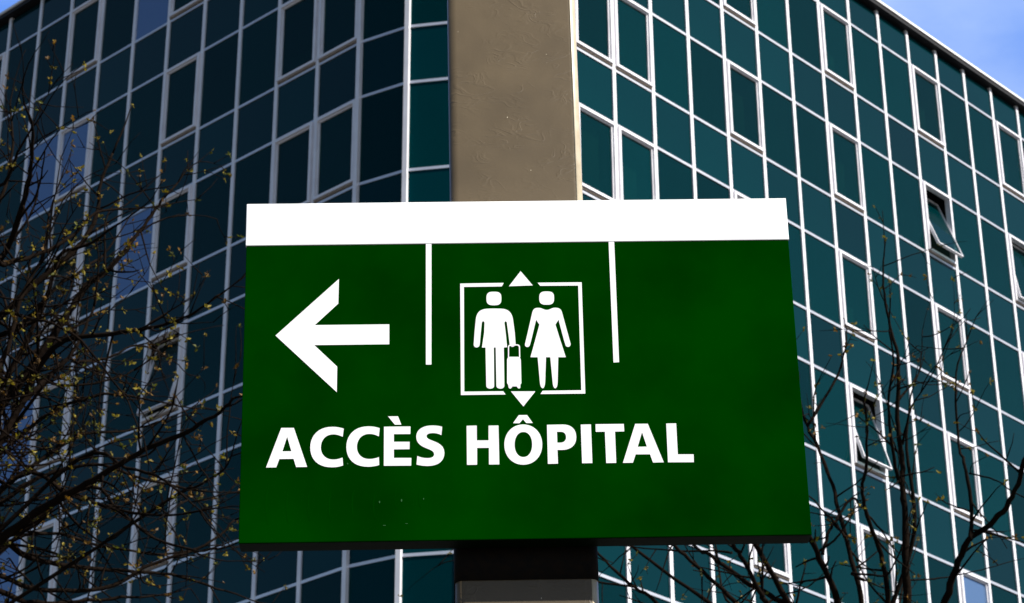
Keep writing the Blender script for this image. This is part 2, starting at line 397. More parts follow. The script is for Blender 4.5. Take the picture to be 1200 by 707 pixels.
# openable windows: fixed frame > sash, pane, curtain
nwin = 0
fm = {}
for i in range(NV - 1):
    for r in range(1, NLEV, 2):
        t = (r + 1) // 2
        if not window_at(i, t): continue
        z1, z0 = level(r), level(r + 1); zc = (z0 + z1) / 2
        if not (-60 < to_px((verts[i].x, verts[i].y + 40, zc))[0] < 1290 and to_px((verts[i].x, verts[i].y + 40, zc))[1] < 900): 
            m = MB(); l = seg(i)[2] - MW + .02; h = z1 - z0 - .05
            link('glass_panel', panel_mesh('glass_panel', l, h, M_VISION), bld, pane_matrix(i, zc)); continue
        a, d, l, ang = seg(i); c = (a + verts[i + 1]) / 2
        x = l / 2 - MW / 2 - .002; hz = (z1 - z0) / 2 - .040
        mt = Matrix.Translation((c.x, c.y, zc)) @ Matrix.Rotation(ang, 4, 'Z')
        fw = .058
        if 'f' not in fm:
            m = MB(); m.ring(-x, x, -hz + .045, hz, fw, -.085, .058); fm['f'] = m.mesh('window', M_WHITE_ALU)
            m = MB(); m.ring(-x + fw + .004, x - fw - .004, -hz + .045 + fw + .004, hz - fw - .004, .032, -.035, .03); fm['s'] = m.mesh('sash', M_WHITE_ALU)
            m = MB(); m.box(-x + fw + .03, x - fw - .03, -.004, .004, -hz + .075 + fw, hz - fw - .03); fm['p'] = m.mesh('pane', M_VISION)
            m = MB(); m.box(-x + fw + .03, x - fw - .03, -.004, .004, -hz + .075 + fw, hz - fw - .03); fm['b'] = m.mesh('blue pane', M_MIRROR)
            m = MB(); m.box(-x, x, -.05, .06, -hz + .006, -hz + .040); fm['l'] = m.mesh('sill', M_SILL)
        f = link('window', fm['f'], bld, mt); nwin += 1
        link('sill', fm['l'], f)
        op = OPEN.get((i, t), rnd.gauss(0, .15))
        sm = Matrix.Translation((0, -.005, .0)) @ Matrix.Rotation(R(op), 4, 'X')
        link('sash', fm['s'], f, sm)
        pm = sm @ Matrix.Rotation(R(rnd.gauss(0, .15)), 4, 'Z')
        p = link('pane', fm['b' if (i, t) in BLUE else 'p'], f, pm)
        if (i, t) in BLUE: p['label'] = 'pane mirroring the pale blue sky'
        if (i, t) in OPEN: f['label'] = 'window with its sash pivoted open'
        if (i, t) in CURT:
            k = CURT[(i, t)]; m = MB(); xw = x - fw - .02
            n = 14; x0, x1 = -xw, -xw + 2 * xw * (.55 + .3 * k)
            pts = [(x0 + (x1 - x0) * q / n, .20 + .018 * math.sin(q * 2.1)) for q in range(n + 1)]
            zt = -hz + .1 + 2 * hz * k
            m.prism(pts + [(px_, py_ + .006) for px_, py_ in reversed(pts)], -hz + .08, min(hz - .05, zt), True)
            m.build('curtain', M_CURTAIN, f)

# ------------------------------------------------------------------ sign and post
SA, SB, SC = R(1.39812), R(1.99424), R(-1.04137)
SR = Matrix.Rotation(SA, 4, 'Z') @ Matrix.Rotation(SB, 4, 'X') @ Matrix.Rotation(SC, 4, 'Y')
SM = Matrix.Translation((.02137, 4.97704, 2.30923 + EYE)) @ SR
SWID, SHEI, SDEP = 1.30, .85564, .060
sign = empty('direction_sign'); sign.matrix_world = SM
tag(sign, 'green and white hospital access sign with arrow and lift symbol, fixed to the tan post', 'sign')
hw, hh = SWID / 2, SHEI / 2
BANDZ = .3175
m = MB(); m.box(-hw + .001, hw - .001, .004, SDEP, -hh, BANDZ - .0015); m.build('casing', M_CASE, sign)
m = MB(); m.box(-hw + .0005, hw - .0005, 0, .0035, -hh + .0005, BANDZ - .001); m.build('face_panel', M_GREEN, sign, bevel=.0012)
m = MB(); m.box(-hw - .001, hw + .001, -.0015, SDEP + .001, BANDZ, hh + .001); m.build('header_band', M_WHITE, sign, bevel=.0015)
G = json.loads(r'''{"acces":[[[-5911,-2466],[-5580,-1500],[-5291,-1504],[-4974,-2466],[-5224,-2467],[-5286,-2264],[-5611,-2264],[-5680,-2467]],[[-5441,-1719],[-5548,-2078],[-5338,-2079]],[[-4144,-1540],[-4170,-1530],[-4196,-1522],[-4223,-1514],[-4249,-1508],[-4276,-1503],[-4302,-1499],[-4329,-1495],[-4355,-1493],[-4382,-1492],[-4409,-1491],[-4499,-1496],[-4581,-1513],[-4655,-1541],[-4720,-1580],[-4776,-1629],[-4823,-1687],[-4860,-1753],[-4887,-1826],[-4903,-1906],[-4907,-1993],[-4901,-2078],[-4884,-2157],[-4857,-2229],[-4820,-2292],[-4774,-2348],[-4718,-2395],[-4654,-2432],[-4581,-2460],[-4500,-2477],[-4411,-2484],[-4382,-2484],[-4353,-2483],[-4325,-2481],[-4298,-2478],[-4271,-2474],[-4246,-2469],[-4221,-2463],[-4197,-2456],[-4174,-2449],[-4151,-2441],[-4166,-2250],[-4187,-2259],[-4208,-2267],[-4229,-2274],[-4249,-2280],[-4270,-2286],[-4291,-2290],[-4313,-2293],[-4335,-2295],[-4357,-2296],[-4380,-2296],[-4428,-2292],[-4473,-2281],[-4514,-2264],[-4552,-2241],[-4584,-2212],[-4612,-2178],[-4635,-2139],[-4651,-2096],[-4662,-2048],[-4666,-1996],[-4663,-1941],[-4654,-1890],[-4638,-1843],[-4616,-1801],[-4589,-1765],[-4557,-1734],[-4520,-1709],[-4478,-1691],[-4433,-1680],[-4385,-1677],[-4359,-1678],[-4334,-1681],[-4310,-1685],[-4288,-1690],[-4266,-1696],[-4245,-1704],[-4224,-1712],[-4204,-1720],[-4184,-1730],[-4165,-1740]],[[-3314,-1540],[-3341,-1531],[-3367,-1522],[-3393,-1515],[-3419,-1508],[-3445,-1503],[-3471,-1499],[-3498,-1496],[-3524,-1493],[-3551,-1492],[-3577,-1491],[-3667,-1496],[-3749,-1513],[-3824,-1541],[-3889,-1580],[-3946,-1629],[-3993,-1687],[-4031,-1753],[-4058,-1827],[-4074,-1907],[-4079,-1993],[-4073,-2079],[-4057,-2158],[-4030,-2229],[-3994,-2292],[-3948,-2347],[-3893,-2394],[-3829,-2431],[-3756,-2458],[-3675,-2476],[-3586,-2483],[-3557,-2483],[-3528,-2482],[-3500,-2480],[-3472,-2477],[-3446,-2473],[-3420,-2469],[-3395,-2464],[-3371,-2458],[-3348,-2451],[-3325,-2444],[-3332,-2251],[-3355,-2260],[-3377,-2268],[-3399,-2274],[-3421,-2280],[-3443,-2285],[-3464,-2289],[-3486,-2292],[-3508,-2294],[-3530,-2294],[-3553,-2295],[-3602,-2290],[-3647,-2280],[-3688,-2263],[-3725,-2240],[-3757,-2211],[-3785,-2178],[-3807,-2139],[-3824,-2096],[-3834,-2048],[-3838,-1997],[-3835,-1942],[-3825,-1891],[-3809,-1844],[-3786,-1802],[-3759,-1765],[-3727,-1734],[-3689,-1710],[-3648,-1692],[-3603,-1681],[-3555,-1678],[-3529,-1679],[-3504,-1681],[-3480,-1685],[-3457,-1691],[-3435,-1697],[-3414,-1704],[-3394,-1713],[-3374,-1722],[-3354,-1732],[-3334,-1743]],[[-3214,-1506],[-2604,-1508],[-2609,-1694],[-2988,-1691],[-2988,-1881],[-2626,-1887],[-2629,-2067],[-2989,-2066],[-2989,-2277],[-2588,-2283],[-2594,-2470],[-3219,-2465]],[[-3120,-1251],[-2891,-1252],[-2815,-1459],[-2965,-1457]],[[-1873,-1526],[-1896,-1519],[-1920,-1513],[-1943,-1507],[-1966,-1503],[-1990,-1500],[-2013,-1497],[-2037,-1494],[-2060,-1493],[-2083,-1492],[-2107,-1491],[-2168,-1493],[-2226,-1502],[-2279,-1516],[-2327,-1536],[-2368,-1561],[-2404,-1592],[-2433,-1628],[-2454,-1670],[-2467,-1716],[-2472,-1768],[-2461,-1850],[-2430,-1916],[-2384,-1966],[-2329,-2006],[-2268,-2038],[-2208,-2065],[-2152,-2091],[-2106,-2120],[-2076,-2154],[-2064,-2196],[-2066,-2215],[-2071,-2231],[-2079,-2246],[-2090,-2259],[-2104,-2269],[-2120,-2278],[-2140,-2285],[-2162,-2290],[-2187,-2293],[-2214,-2294],[-2239,-2293],[-2263,-2291],[-2288,-2288],[-2311,-2284],[-2335,-2279],[-2358,-2273],[-2381,-2266],[-2404,-2258],[-2427,-2248],[-2451,-2238],[-2470,-2448],[-2445,-2454],[-2420,-2460],[-2395,-2465],[-2370,-2470],[-2345,-2474],[-2320,-2478],[-2294,-2480],[-2268,-2482],[-2242,-2484],[-2215,-2485],[-2146,-2482],[-2082,-2473],[-2025,-2456],[-1975,-2433],[-1932,-2403],[-1896,-2367],[-1868,-2325],[-1847,-2277],[-1834,-2224],[-1829,-2164],[-1840,-2083],[-1870,-2018],[-1916,-1968],[-1971,-1928],[-2032,-1896],[-2092,-1870],[-2148,-1845],[-2194,-1820],[-2225,-1791],[-2236,-1754],[-2234,-1739],[-2229,-1726],[-2220,-1715],[-2209,-1704],[-2194,-1696],[-2177,-1689],[-2158,-1684],[-2136,-1680],[-2112,-1678],[-2086,-1678],[-2065,-1679],[-2044,-1681],[-2023,-1684],[-2004,-1688],[-1985,-1693],[-1966,-1699],[-1947,-1706],[-1929,-1714],[-1911,-1723],[-1893,-1733]]],"hopital":[[[-1308,-1510],[-1074,-1509],[-1078,-1876],[-807,-1878],[-800,-1513],[-572,-1514],[-572,-2472],[-809,-2471],[-803,-2061],[-1075,-2060],[-1082,-2471],[-1314,-2472]],[[426,-2001],[421,-2072],[408,-2137],[389,-2199],[363,-2255],[331,-2307],[294,-2354],[251,-2394],[204,-2428],[153,-2454],[98,-2473],[40,-2484],[-22,-2487],[-85,-2482],[-142,-2470],[-196,-2449],[-245,-2421],[-291,-2386],[-332,-2344],[-367,-2297],[-396,-2244],[-419,-2186],[-435,-2125],[-444,-2059],[-446,-1988],[-441,-1917],[-429,-1852],[-410,-1790],[-385,-1733],[-353,-1681],[-315,-1634],[-273,-1593],[-225,-1559],[-174,-1532],[-119,-1513],[-61,-1501],[3,-1498],[65,-1503],[123,-1516],[177,-1537],[227,-1565],[273,-1601],[313,-1643],[349,-1691],[378,-1744],[400,-1802],[416,-1864],[425,-1930]],[[195,-1995],[192,-2042],[186,-2083],[177,-2121],[165,-2157],[150,-2189],[133,-2218],[113,-2243],[92,-2264],[68,-2280],[42,-2292],[15,-2299],[-16,-2301],[-46,-2298],[-73,-2290],[-98,-2278],[-121,-2261],[-141,-2239],[-160,-2214],[-176,-2184],[-189,-2152],[-199,-2116],[-206,-2077],[-210,-2036],[-210,-1989],[-207,-1943],[-202,-1901],[-193,-1863],[-181,-1827],[-166,-1795],[-149,-1766],[-129,-1741],[-107,-1720],[-83,-1703],[-58,-1692],[-30,-1685],[0,-1683],[31,-1685],[58,-1693],[83,-1706],[106,-1723],[126,-1745],[145,-1770],[161,-1800],[174,-1833],[184,-1869],[191,-1907],[194,-1949]],[[-97,-1264],[98,-1264],[222,-1463],[73,-1463],[-1,-1364],[-84,-1464],[-233,-1461]],[[551,-1514],[915,-1512],[973,-1516],[1024,-1527],[1070,-1544],[1110,-1568],[1144,-1598],[1172,-1634],[1193,-1676],[1208,-1723],[1216,-1776],[1217,-1834],[1211,-1892],[1198,-1944],[1177,-1990],[1150,-2030],[1117,-2064],[1078,-2091],[1034,-2112],[985,-2128],[931,-2136],[873,-2139],[773,-2137],[775,-2473],[544,-2475]],[[775,-1689],[865,-1691],[887,-1693],[907,-1698],[925,-1705],[941,-1716],[954,-1729],[965,-1745],[973,-1762],[979,-1782],[982,-1803],[983,-1826],[981,-1851],[975,-1874],[967,-1894],[956,-1911],[942,-1926],[926,-1938],[909,-1947],[889,-1954],[868,-1958],[845,-1960],[776,-1959]],[[1333,-1520],[1568,-1519],[1566,-2471],[1331,-2472]],[[1676,-1516],[2329,-1518],[2333,-1703],[2118,-1704],[2115,-2475],[1886,-2476],[1885,-1703],[1673,-1703]],[[2269,-2477],[2595,-1520],[2886,-1522],[3210,-2477],[2963,-2480],[2904,-2276],[2572,-2273],[2500,-2476]],[[2744,-1728],[2625,-2089],[2841,-2087]],[[3316,-1523],[3545,-1522],[3543,-2288],[3908,-2293],[3902,-2485],[3308,-2479]]],"arrow":[[[-5756,826],[-4282,2272],[-4291,1633],[-4845,1082],[-3089,1078],[-3090,567],[-4848,572],[-4306,15],[-4310,-628]]],"divider_a":[[[-2210,3198],[-2077,3196],[-2106,36],[-2235,37]]],"divider_b":[[[2168,3186],[2301,3184],[2287,36],[2156,28]]],"frame":[[[-1405,2114],[-373,2118],[-420,2027],[-1319,2025],[-1349,-657],[-442,-662],[-390,-742],[-1429,-742]],[[436,2112],[1482,2109],[1466,-747],[421,-743],[477,-662],[1376,-662],[1398,2025],[493,2030]]],"up":[[[38,2419],[317,2044],[-249,2029]]],"down":[[[-263,-668],[303,-674],[16,-1049]]],"man":[[[-436,1712],[-438,1667],[-442,1640],[-447,1619],[-455,1601],[-464,1586],[-476,1573],[-489,1562],[-505,1553],[-523,1546],[-545,1542],[-571,1539],[-616,1538],[-661,1540],[-687,1543],[-709,1549],[-727,1556],[-742,1565],[-755,1577],[-766,1590],[-775,1606],[-781,1624],[-786,1645],[-788,1671],[-789,1717],[-787,1762],[-783,1788],[-778,1809],[-770,1827],[-761,1843],[-750,1856],[-736,1867],[-720,1876],[-702,1883],[-681,1887],[-654,1890],[-609,1890],[-564,1889],[-537,1885],[-516,1880],[-498,1873],[-483,1863],[-470,1852],[-459,1839],[-450,1823],[-443,1805],[-439,1783],[-436,1757]],[[-1084,856],[-1052,1154],[-1046,1205],[-1036,1251],[-1022,1293],[-1004,1330],[-982,1363],[-955,1391],[-922,1413],[-885,1430],[-842,1442],[-794,1448],[-758,1450],[-720,1451],[-681,1451],[-641,1452],[-601,1451],[-561,1450],[-522,1449],[-485,1448],[-449,1446],[-417,1443],[-372,1436],[-331,1423],[-296,1405],[-265,1381],[-239,1353],[-217,1320],[-200,1282],[-186,1239],[-177,1193],[-171,1142],[-141,843],[-127,547],[-132,517],[-142,494],[-157,478],[-175,467],[-194,462],[-214,463],[-232,470],[-248,481],[-259,498],[-265,519],[-291,805],[-318,1070],[-320,1087],[-325,1101],[-332,1111],[-340,1117],[-348,1119],[-357,1117],[-364,1111],[-371,1101],[-375,1088],[-377,1070],[-355,846],[-328,453],[-406,448],[-414,-526],[-420,-551],[-434,-570],[-455,-584],[-481,-592],[-508,-594],[-535,-591],[-560,-582],[-580,-568],[-594,-548],[-599,-523],[-595,450],[-640,451],[-652,-523],[-658,-548],[-672,-567],[-692,-580],[-717,-588],[-744,-591],[-771,-587],[-795,-579],[-815,-565],[-829,-545],[-834,-520],[-834,454],[-918,452],[-859,830],[-846,1077],[-847,1094],[-852,1108],[-858,1118],[-866,1125],[-875,1127],[-885,1127],[-893,1123],[-901,1115],[-906,1104],[-910,1090],[-937,854],[-970,529],[-977,503],[-989,483],[-1006,469],[-1025,460],[-1045,457],[-1065,461],[-1083,470],[-1097,484],[-1107,505],[-1110,531]]],"suitcase":[[[-283,206],[-292,203],[-301,199],[-308,193],[-315,186],[-321,177],[-326,167],[-330,156],[-333,142],[-335,127],[-336,111],[-349,-455],[-326,-499],[-314,-571],[-310,-580],[-305,-588],[-298,-593],[-290,-596],[-281,-597],[-272,-595],[-263,-591],[-255,-585],[-248,-577],[-242,-566],[-225,-543],[-126,-545],[-113,-568],[-107,-579],[-99,-587],[-91,-593],[-82,-596],[-73,-597],[-65,-595],[-57,-592],[-50,-586],[-45,-578],[-41,-569],[-40,-503],[-15,-460],[-14,106],[-15,123],[-17,138],[-20,152],[-24,164],[-29,174],[-35,183],[-42,191],[-50,196],[-59,201],[-68,203]],[[-313,195],[-307,452],[-305,466],[-302,477],[-299,487],[-294,495],[-289,502],[-283,507],[-277,511],[-270,514],[-262,516],[-254,516],[-82,522],[-71,519],[-61,515],[-53,510],[-46,504],[-40,497],[-34,488],[-30,479],[-27,468],[-25,456],[-24,443],[-25,191],[-52,191],[-51,443],[-53,453],[-55,462],[-58,469],[-62,476],[-66,481],[-70,486],[-75,489],[-81,491],[-87,493],[-93,493],[-249,487],[-256,486],[-261,484],[-266,482],[-270,479],[-274,475],[-277,471],[-279,466],[-281,460],[-282,454],[-283,446],[-288,195]]],"woman":[[[814,1706],[811,1661],[808,1636],[802,1615],[794,1597],[785,1582],[774,1569],[760,1558],[744,1550],[726,1543],[705,1538],[679,1536],[634,1536],[589,1537],[563,1540],[542,1546],[524,1553],[509,1562],[496,1573],[485,1586],[476,1601],[470,1619],[466,1640],[463,1666],[463,1710],[466,1755],[469,1780],[475,1801],[483,1819],[492,1834],[504,1847],[517,1858],[533,1866],[551,1873],[572,1878],[599,1880],[644,1881],[689,1879],[715,1876],[736,1871],[754,1863],[769,1854],[782,1843],[793,1830],[801,1815],[808,1797],[812,1776],[814,1750]],[[165,818],[289,1348],[298,1375],[309,1397],[322,1415],[335,1429],[350,1440],[366,1447],[383,1452],[401,1455],[419,1456],[438,1456],[464,1454],[485,1450],[505,1444],[523,1436],[539,1428],[555,1420],[572,1413],[590,1406],[610,1402],[632,1400],[655,1401],[675,1405],[693,1412],[710,1419],[727,1427],[745,1435],[763,1443],[783,1449],[806,1453],[832,1454],[854,1453],[875,1450],[895,1446],[913,1439],[930,1430],[945,1418],[959,1404],[970,1386],[980,1364],[988,1339],[1104,805],[1166,520],[1164,494],[1156,474],[1144,458],[1128,448],[1111,443],[1093,443],[1076,449],[1061,460],[1050,476],[1044,498],[1015,611],[902,1143],[824,1018],[933,592],[1042,179],[864,182],[831,-443],[825,-501],[815,-547],[801,-579],[786,-598],[769,-604],[753,-598],[739,-578],[726,-545],[718,-500],[714,-441],[679,184],[577,186],[540,-439],[533,-497],[522,-542],[508,-575],[492,-594],[476,-600],[459,-593],[444,-574],[431,-541],[422,-495],[417,-437],[383,188],[214,191],[330,601],[447,1023],[373,1151],[241,621],[212,513],[203,488],[190,470],[174,458],[156,452],[139,452],[122,457],[108,467],[98,483],[93,503],[94,529]]],"ghost":[[[-5846,-2881],[-5870,-2965],[-5888,-3057],[-5900,-3156],[-5908,-3259],[-5910,-3364],[-5906,-3469],[-5899,-3571],[-5886,-3670],[-5869,-3761],[-5848,-3845],[-5858,-3762],[-5866,-3670],[-5872,-3572],[-5877,-3469],[-5878,-3365],[-5878,-3260],[-5874,-3158],[-5868,-3060],[-5859,-2969],[-5846,-2886]],[[-5376,-2927],[-5400,-3002],[-5418,-3086],[-5431,-3179],[-5439,-3276],[-5441,-3376],[-5439,-3476],[-5431,-3574],[-5419,-3666],[-5403,-3750],[-5382,-3825],[-5393,-3750],[-5402,-3666],[-5409,-3574],[-5413,-3477],[-5414,-3378],[-5413,-3278],[-5408,-3181],[-5401,-3089],[-5390,-3006],[-5376,-2932]],[[-4885,-2979],[-4909,-3040],[-4928,-3114],[-4942,-3197],[-4950,-3286],[-4953,-3378],[-4950,-3471],[-4943,-3560],[-4932,-3643],[-4916,-3717],[-4896,-3778],[-4909,-3717],[-4919,-3643],[-4927,-3561],[-4932,-3472],[-4933,-3379],[-4931,-3288],[-4925,-3199],[-4916,-3117],[-4902,-3044],[-4884,-2984]],[[-4404,-3014],[-4429,-3075],[-4448,-3149],[-4462,-3232],[-4470,-3321],[-4473,-3414],[-4472,-3506],[-4465,-3595],[-4454,-3678],[-4438,-3752],[-4418,-3813],[-4430,-3752],[-4439,-3678],[-4445,-3596],[-4449,-3507],[-4450,-3415],[-4448,-3323],[-4442,-3234],[-4433,-3152],[-4420,-3079],[-4404,-3019]],[[-3882,-3022],[-3907,-3072],[-3927,-3136],[-3941,-3211],[-3949,-3294],[-3953,-3380],[-3952,-3466],[-3946,-3549],[-3935,-3624],[-3919,-3689],[-3899,-3739],[-3911,-3689],[-3920,-3625],[-3926,-3549],[-3929,-3467],[-3930,-3381],[-3927,-3296],[-3921,-3214],[-3911,-3139],[-3898,-3076],[-3882,-3028]],[[-3391,-3057],[-3416,-3107],[-3436,-3171],[-3450,-3247],[-3459,-3329],[-3463,-3415],[-3462,-3502],[-3456,-3584],[-3446,-3659],[-3431,-3724],[-3411,-3774],[-3424,-3724],[-3433,-3660],[-3440,-3585],[-3444,-3502],[-3444,-3416],[-3441,-3331],[-3434,-3249],[-3423,-3174],[-3409,-3111],[-3391,-3063]],[[-2904,-2965],[-2930,-2991],[-2950,-3035],[-2965,-3094],[-2974,-3162],[-2978,-3235],[-2978,-3308],[-2972,-3377],[-2962,-3435],[-2947,-3480],[-2927,-3506],[-2941,-3480],[-2952,-3436],[-2959,-3377],[-2963,-3309],[-2963,-3236],[-2959,-3164],[-2951,-3096],[-2940,-3038],[-2924,-2995],[-2904,-2970]],[[-2355,-2973],[-2381,-2995],[-2401,-3037],[-2416,-3093],[-2426,-3159],[-2430,-3230],[-2430,-3301],[-2424,-3367],[-2414,-3423],[-2399,-3465],[-2380,-3487],[-2394,-3465],[-2404,-3423],[-2411,-3367],[-2415,-3301],[-2414,-3231],[-2410,-3160],[-2403,-3095],[-2391,-3040],[-2375,-2999],[-2355,-2979]]],"fleck":[[[-3302,-3341],[-3305,-3357],[-3313,-3367],[-3322,-3367],[-3330,-3357],[-3333,-3340],[-3330,-3324],[-3322,-3314],[-3313,-3314],[-3305,-3324]],[[-2801,-3310],[-2804,-3329],[-2812,-3341],[-2822,-3341],[-2830,-3329],[-2832,-3309],[-2829,-3290],[-2822,-3278],[-2812,-3278],[-2804,-3290]],[[-2305,-3279],[-2307,-3292],[-2312,-3300],[-2319,-3300],[-2324,-3292],[-2326,-3279],[-2324,-3266],[-2319,-3258],[-2312,-3258],[-2307,-3266]],[[-4034,-2401],[-4037,-2413],[-4043,-2420],[-4051,-2420],[-4058,-2412],[-4060,-2401],[-4058,-2389],[-4051,-2382],[-4043,-2383],[-4037,-2390]],[[-3172,-3903],[-3179,-3908],[-3197,-3911],[-3220,-3910],[-3238,-3907],[-3245,-3902],[-3238,-3897],[-3220,-3895],[-3197,-3895],[-3179,-3898]],[[-2673,-3867],[-2679,-3871],[-2695,-3873],[-2714,-3873],[-2730,-3870],[-2736,-3866],[-2730,-3863],[-2714,-3861],[-2695,-3861],[-2679,-3863]]]}''')
def flat(name, keys, parent, front, depth, material=M_WHITE):
    """cut letters and symbols out of sheet: outlines in tenths of a millimetre on the sign face"""
    cu = bpy.data.curves.new(name, 'CURVE'); cu.dimensions = '2D'; cu.fill_mode = 'BOTH'; cu.extrude = depth / 2
    for k in keys:
        for P in G[k]:
            s = cu.splines.new('POLY'); s.points.add(len(P) - 1); s.use_cyclic_u = True
            for q, (x, z) in zip(s.points, P): q.co = (x / 1e4, z / 1e4, 0, 1)
    tmp = bpy.data.objects.new('tmp', cu); COL.objects.link(tmp)
    dg = bpy.context.evaluated_depsgraph_get()
    me = bpy.data.meshes.new_from_object(tmp.evaluated_get(dg)); bpy.data.objects.remove(tmp)
    me.transform(Matrix.Translation((0, -(front - depth / 2), 0)) @ Matrix.Rotation(math.pi / 2, 4, 'X'))
    me.materials.clear(); me.materials.append(material); me.name = name
    return link(name, me, parent)
o = flat('lettering', ['acces'], sign, .0007, .0008); o['label'] = 'white word reading ACCÈS'
o = flat('lettering', ['hopital'], sign, .0007, .0008); o['label'] = 'white word reading HÔPITAL'
o = flat('arrow', ['arrow'], sign, .0007, .0008)
flat('divider', ['divider_a'], sign, .0007, .0008); flat('divider', ['divider_b'], sign, .0007, .0008)
pic = flat('lift_pictogram', ['frame'], sign, .0007, .0008)
flat('triangle', ['up'], pic, .0007, .0008); flat('triangle', ['down'], pic, .0007, .0008)
flat('man_figure', ['man'], pic, .0007, .0008); flat('woman_figure', ['woman'], pic, .0007, .0008)
flat('suitcase_figure', ['suitcase'], pic, .0011, .0012)

o = flat('worn_mark', ['ghost'], sign, .0002, .0004, M_GHOST); flat('paint_chip', ['fleck'], sign, .0005, .0006, M_CHIP)

def rrect(x0, x1, y0, y1, r, n=8):
    o = []
    for cx, cy, a0 in ((x1 - r, y0 + r, -90), (x1 - r, y1 - r, 0), (x0 + r, y1 - r, 90), (x0 + r, y0 + r, 180)):
        for k in range(n + 1):
            a = R(a0 + 90 * k / n); o.append((cx + r * math.cos(a), cy + r * math.sin(a)))
    return o
PX0, PX1, PY0, PY1 = -.1615, .1640, .0650, .290
# brackets that carry the sign on the post
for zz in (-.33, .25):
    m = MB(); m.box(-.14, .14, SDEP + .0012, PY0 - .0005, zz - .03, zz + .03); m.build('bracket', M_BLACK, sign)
m = MB(); m.prism(rrect(PX0 - .0025, PX1 + .0025, PY0 - .0025, PY1 + .0025, .024), -.503, -.395, True); m.build('shade_sleeve', M_BLACK, sign)  # black sleeve added to stand in for the deep shade under the sign
post = empty('sign_post')
foot = SM @ Vector((0, .18, 0)); up = (SR @ Vector((0, 0, 1))).normalized()
k = foot.z / up.z
post.matrix_world = Matrix.Translation(foot - up * k)
tag(post, 'tan painted steel post with rounded edges, standing behind the green sign', 'post')
pl_ = post.matrix_world.inverted() @ SM
m = MB(); m.prism(rrect(PX0, PX1, PY0, PY1, .0225), -3.93, 1.90, True); pm = m.build('shaft', M_POLE, post, pl_)
# pale strip painted as a sun highlight along the rounded front right edge
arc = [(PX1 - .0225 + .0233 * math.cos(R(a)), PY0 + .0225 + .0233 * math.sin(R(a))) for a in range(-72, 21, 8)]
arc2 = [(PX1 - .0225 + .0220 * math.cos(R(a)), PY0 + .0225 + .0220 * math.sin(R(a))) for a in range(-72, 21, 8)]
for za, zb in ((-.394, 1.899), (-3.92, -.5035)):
    m = MB(); m.prism(arc + arc2[::-1], za, zb, True); m.build('edge_highlight', M_HIGHLIGHT, post, pl_)
m = MB(); m.prism(rrect(PX0 + .004, PX1 - .004, PY0 + .004, PY1 - .004, .02), 1.9005, 1.915, True); m.build('cap', M_POLE, post, pl_)
m = MB(); m.prism(rrect(-.26, .26, -.22, .22, .02), .121, .145); m.build('base_plate', M_POLE, post)
bm_ = MB()
for sx in (-1, 1):
    for sy in (-1, 1):
        b = MB(); b.prism([(sx * .21 + .018 * math.cos(R(60 * q)), sy * .165 + .018 * math.sin(R(60 * q))) for q in range(6)], .1455, .17); b.build('bolt', M_SILL, post)

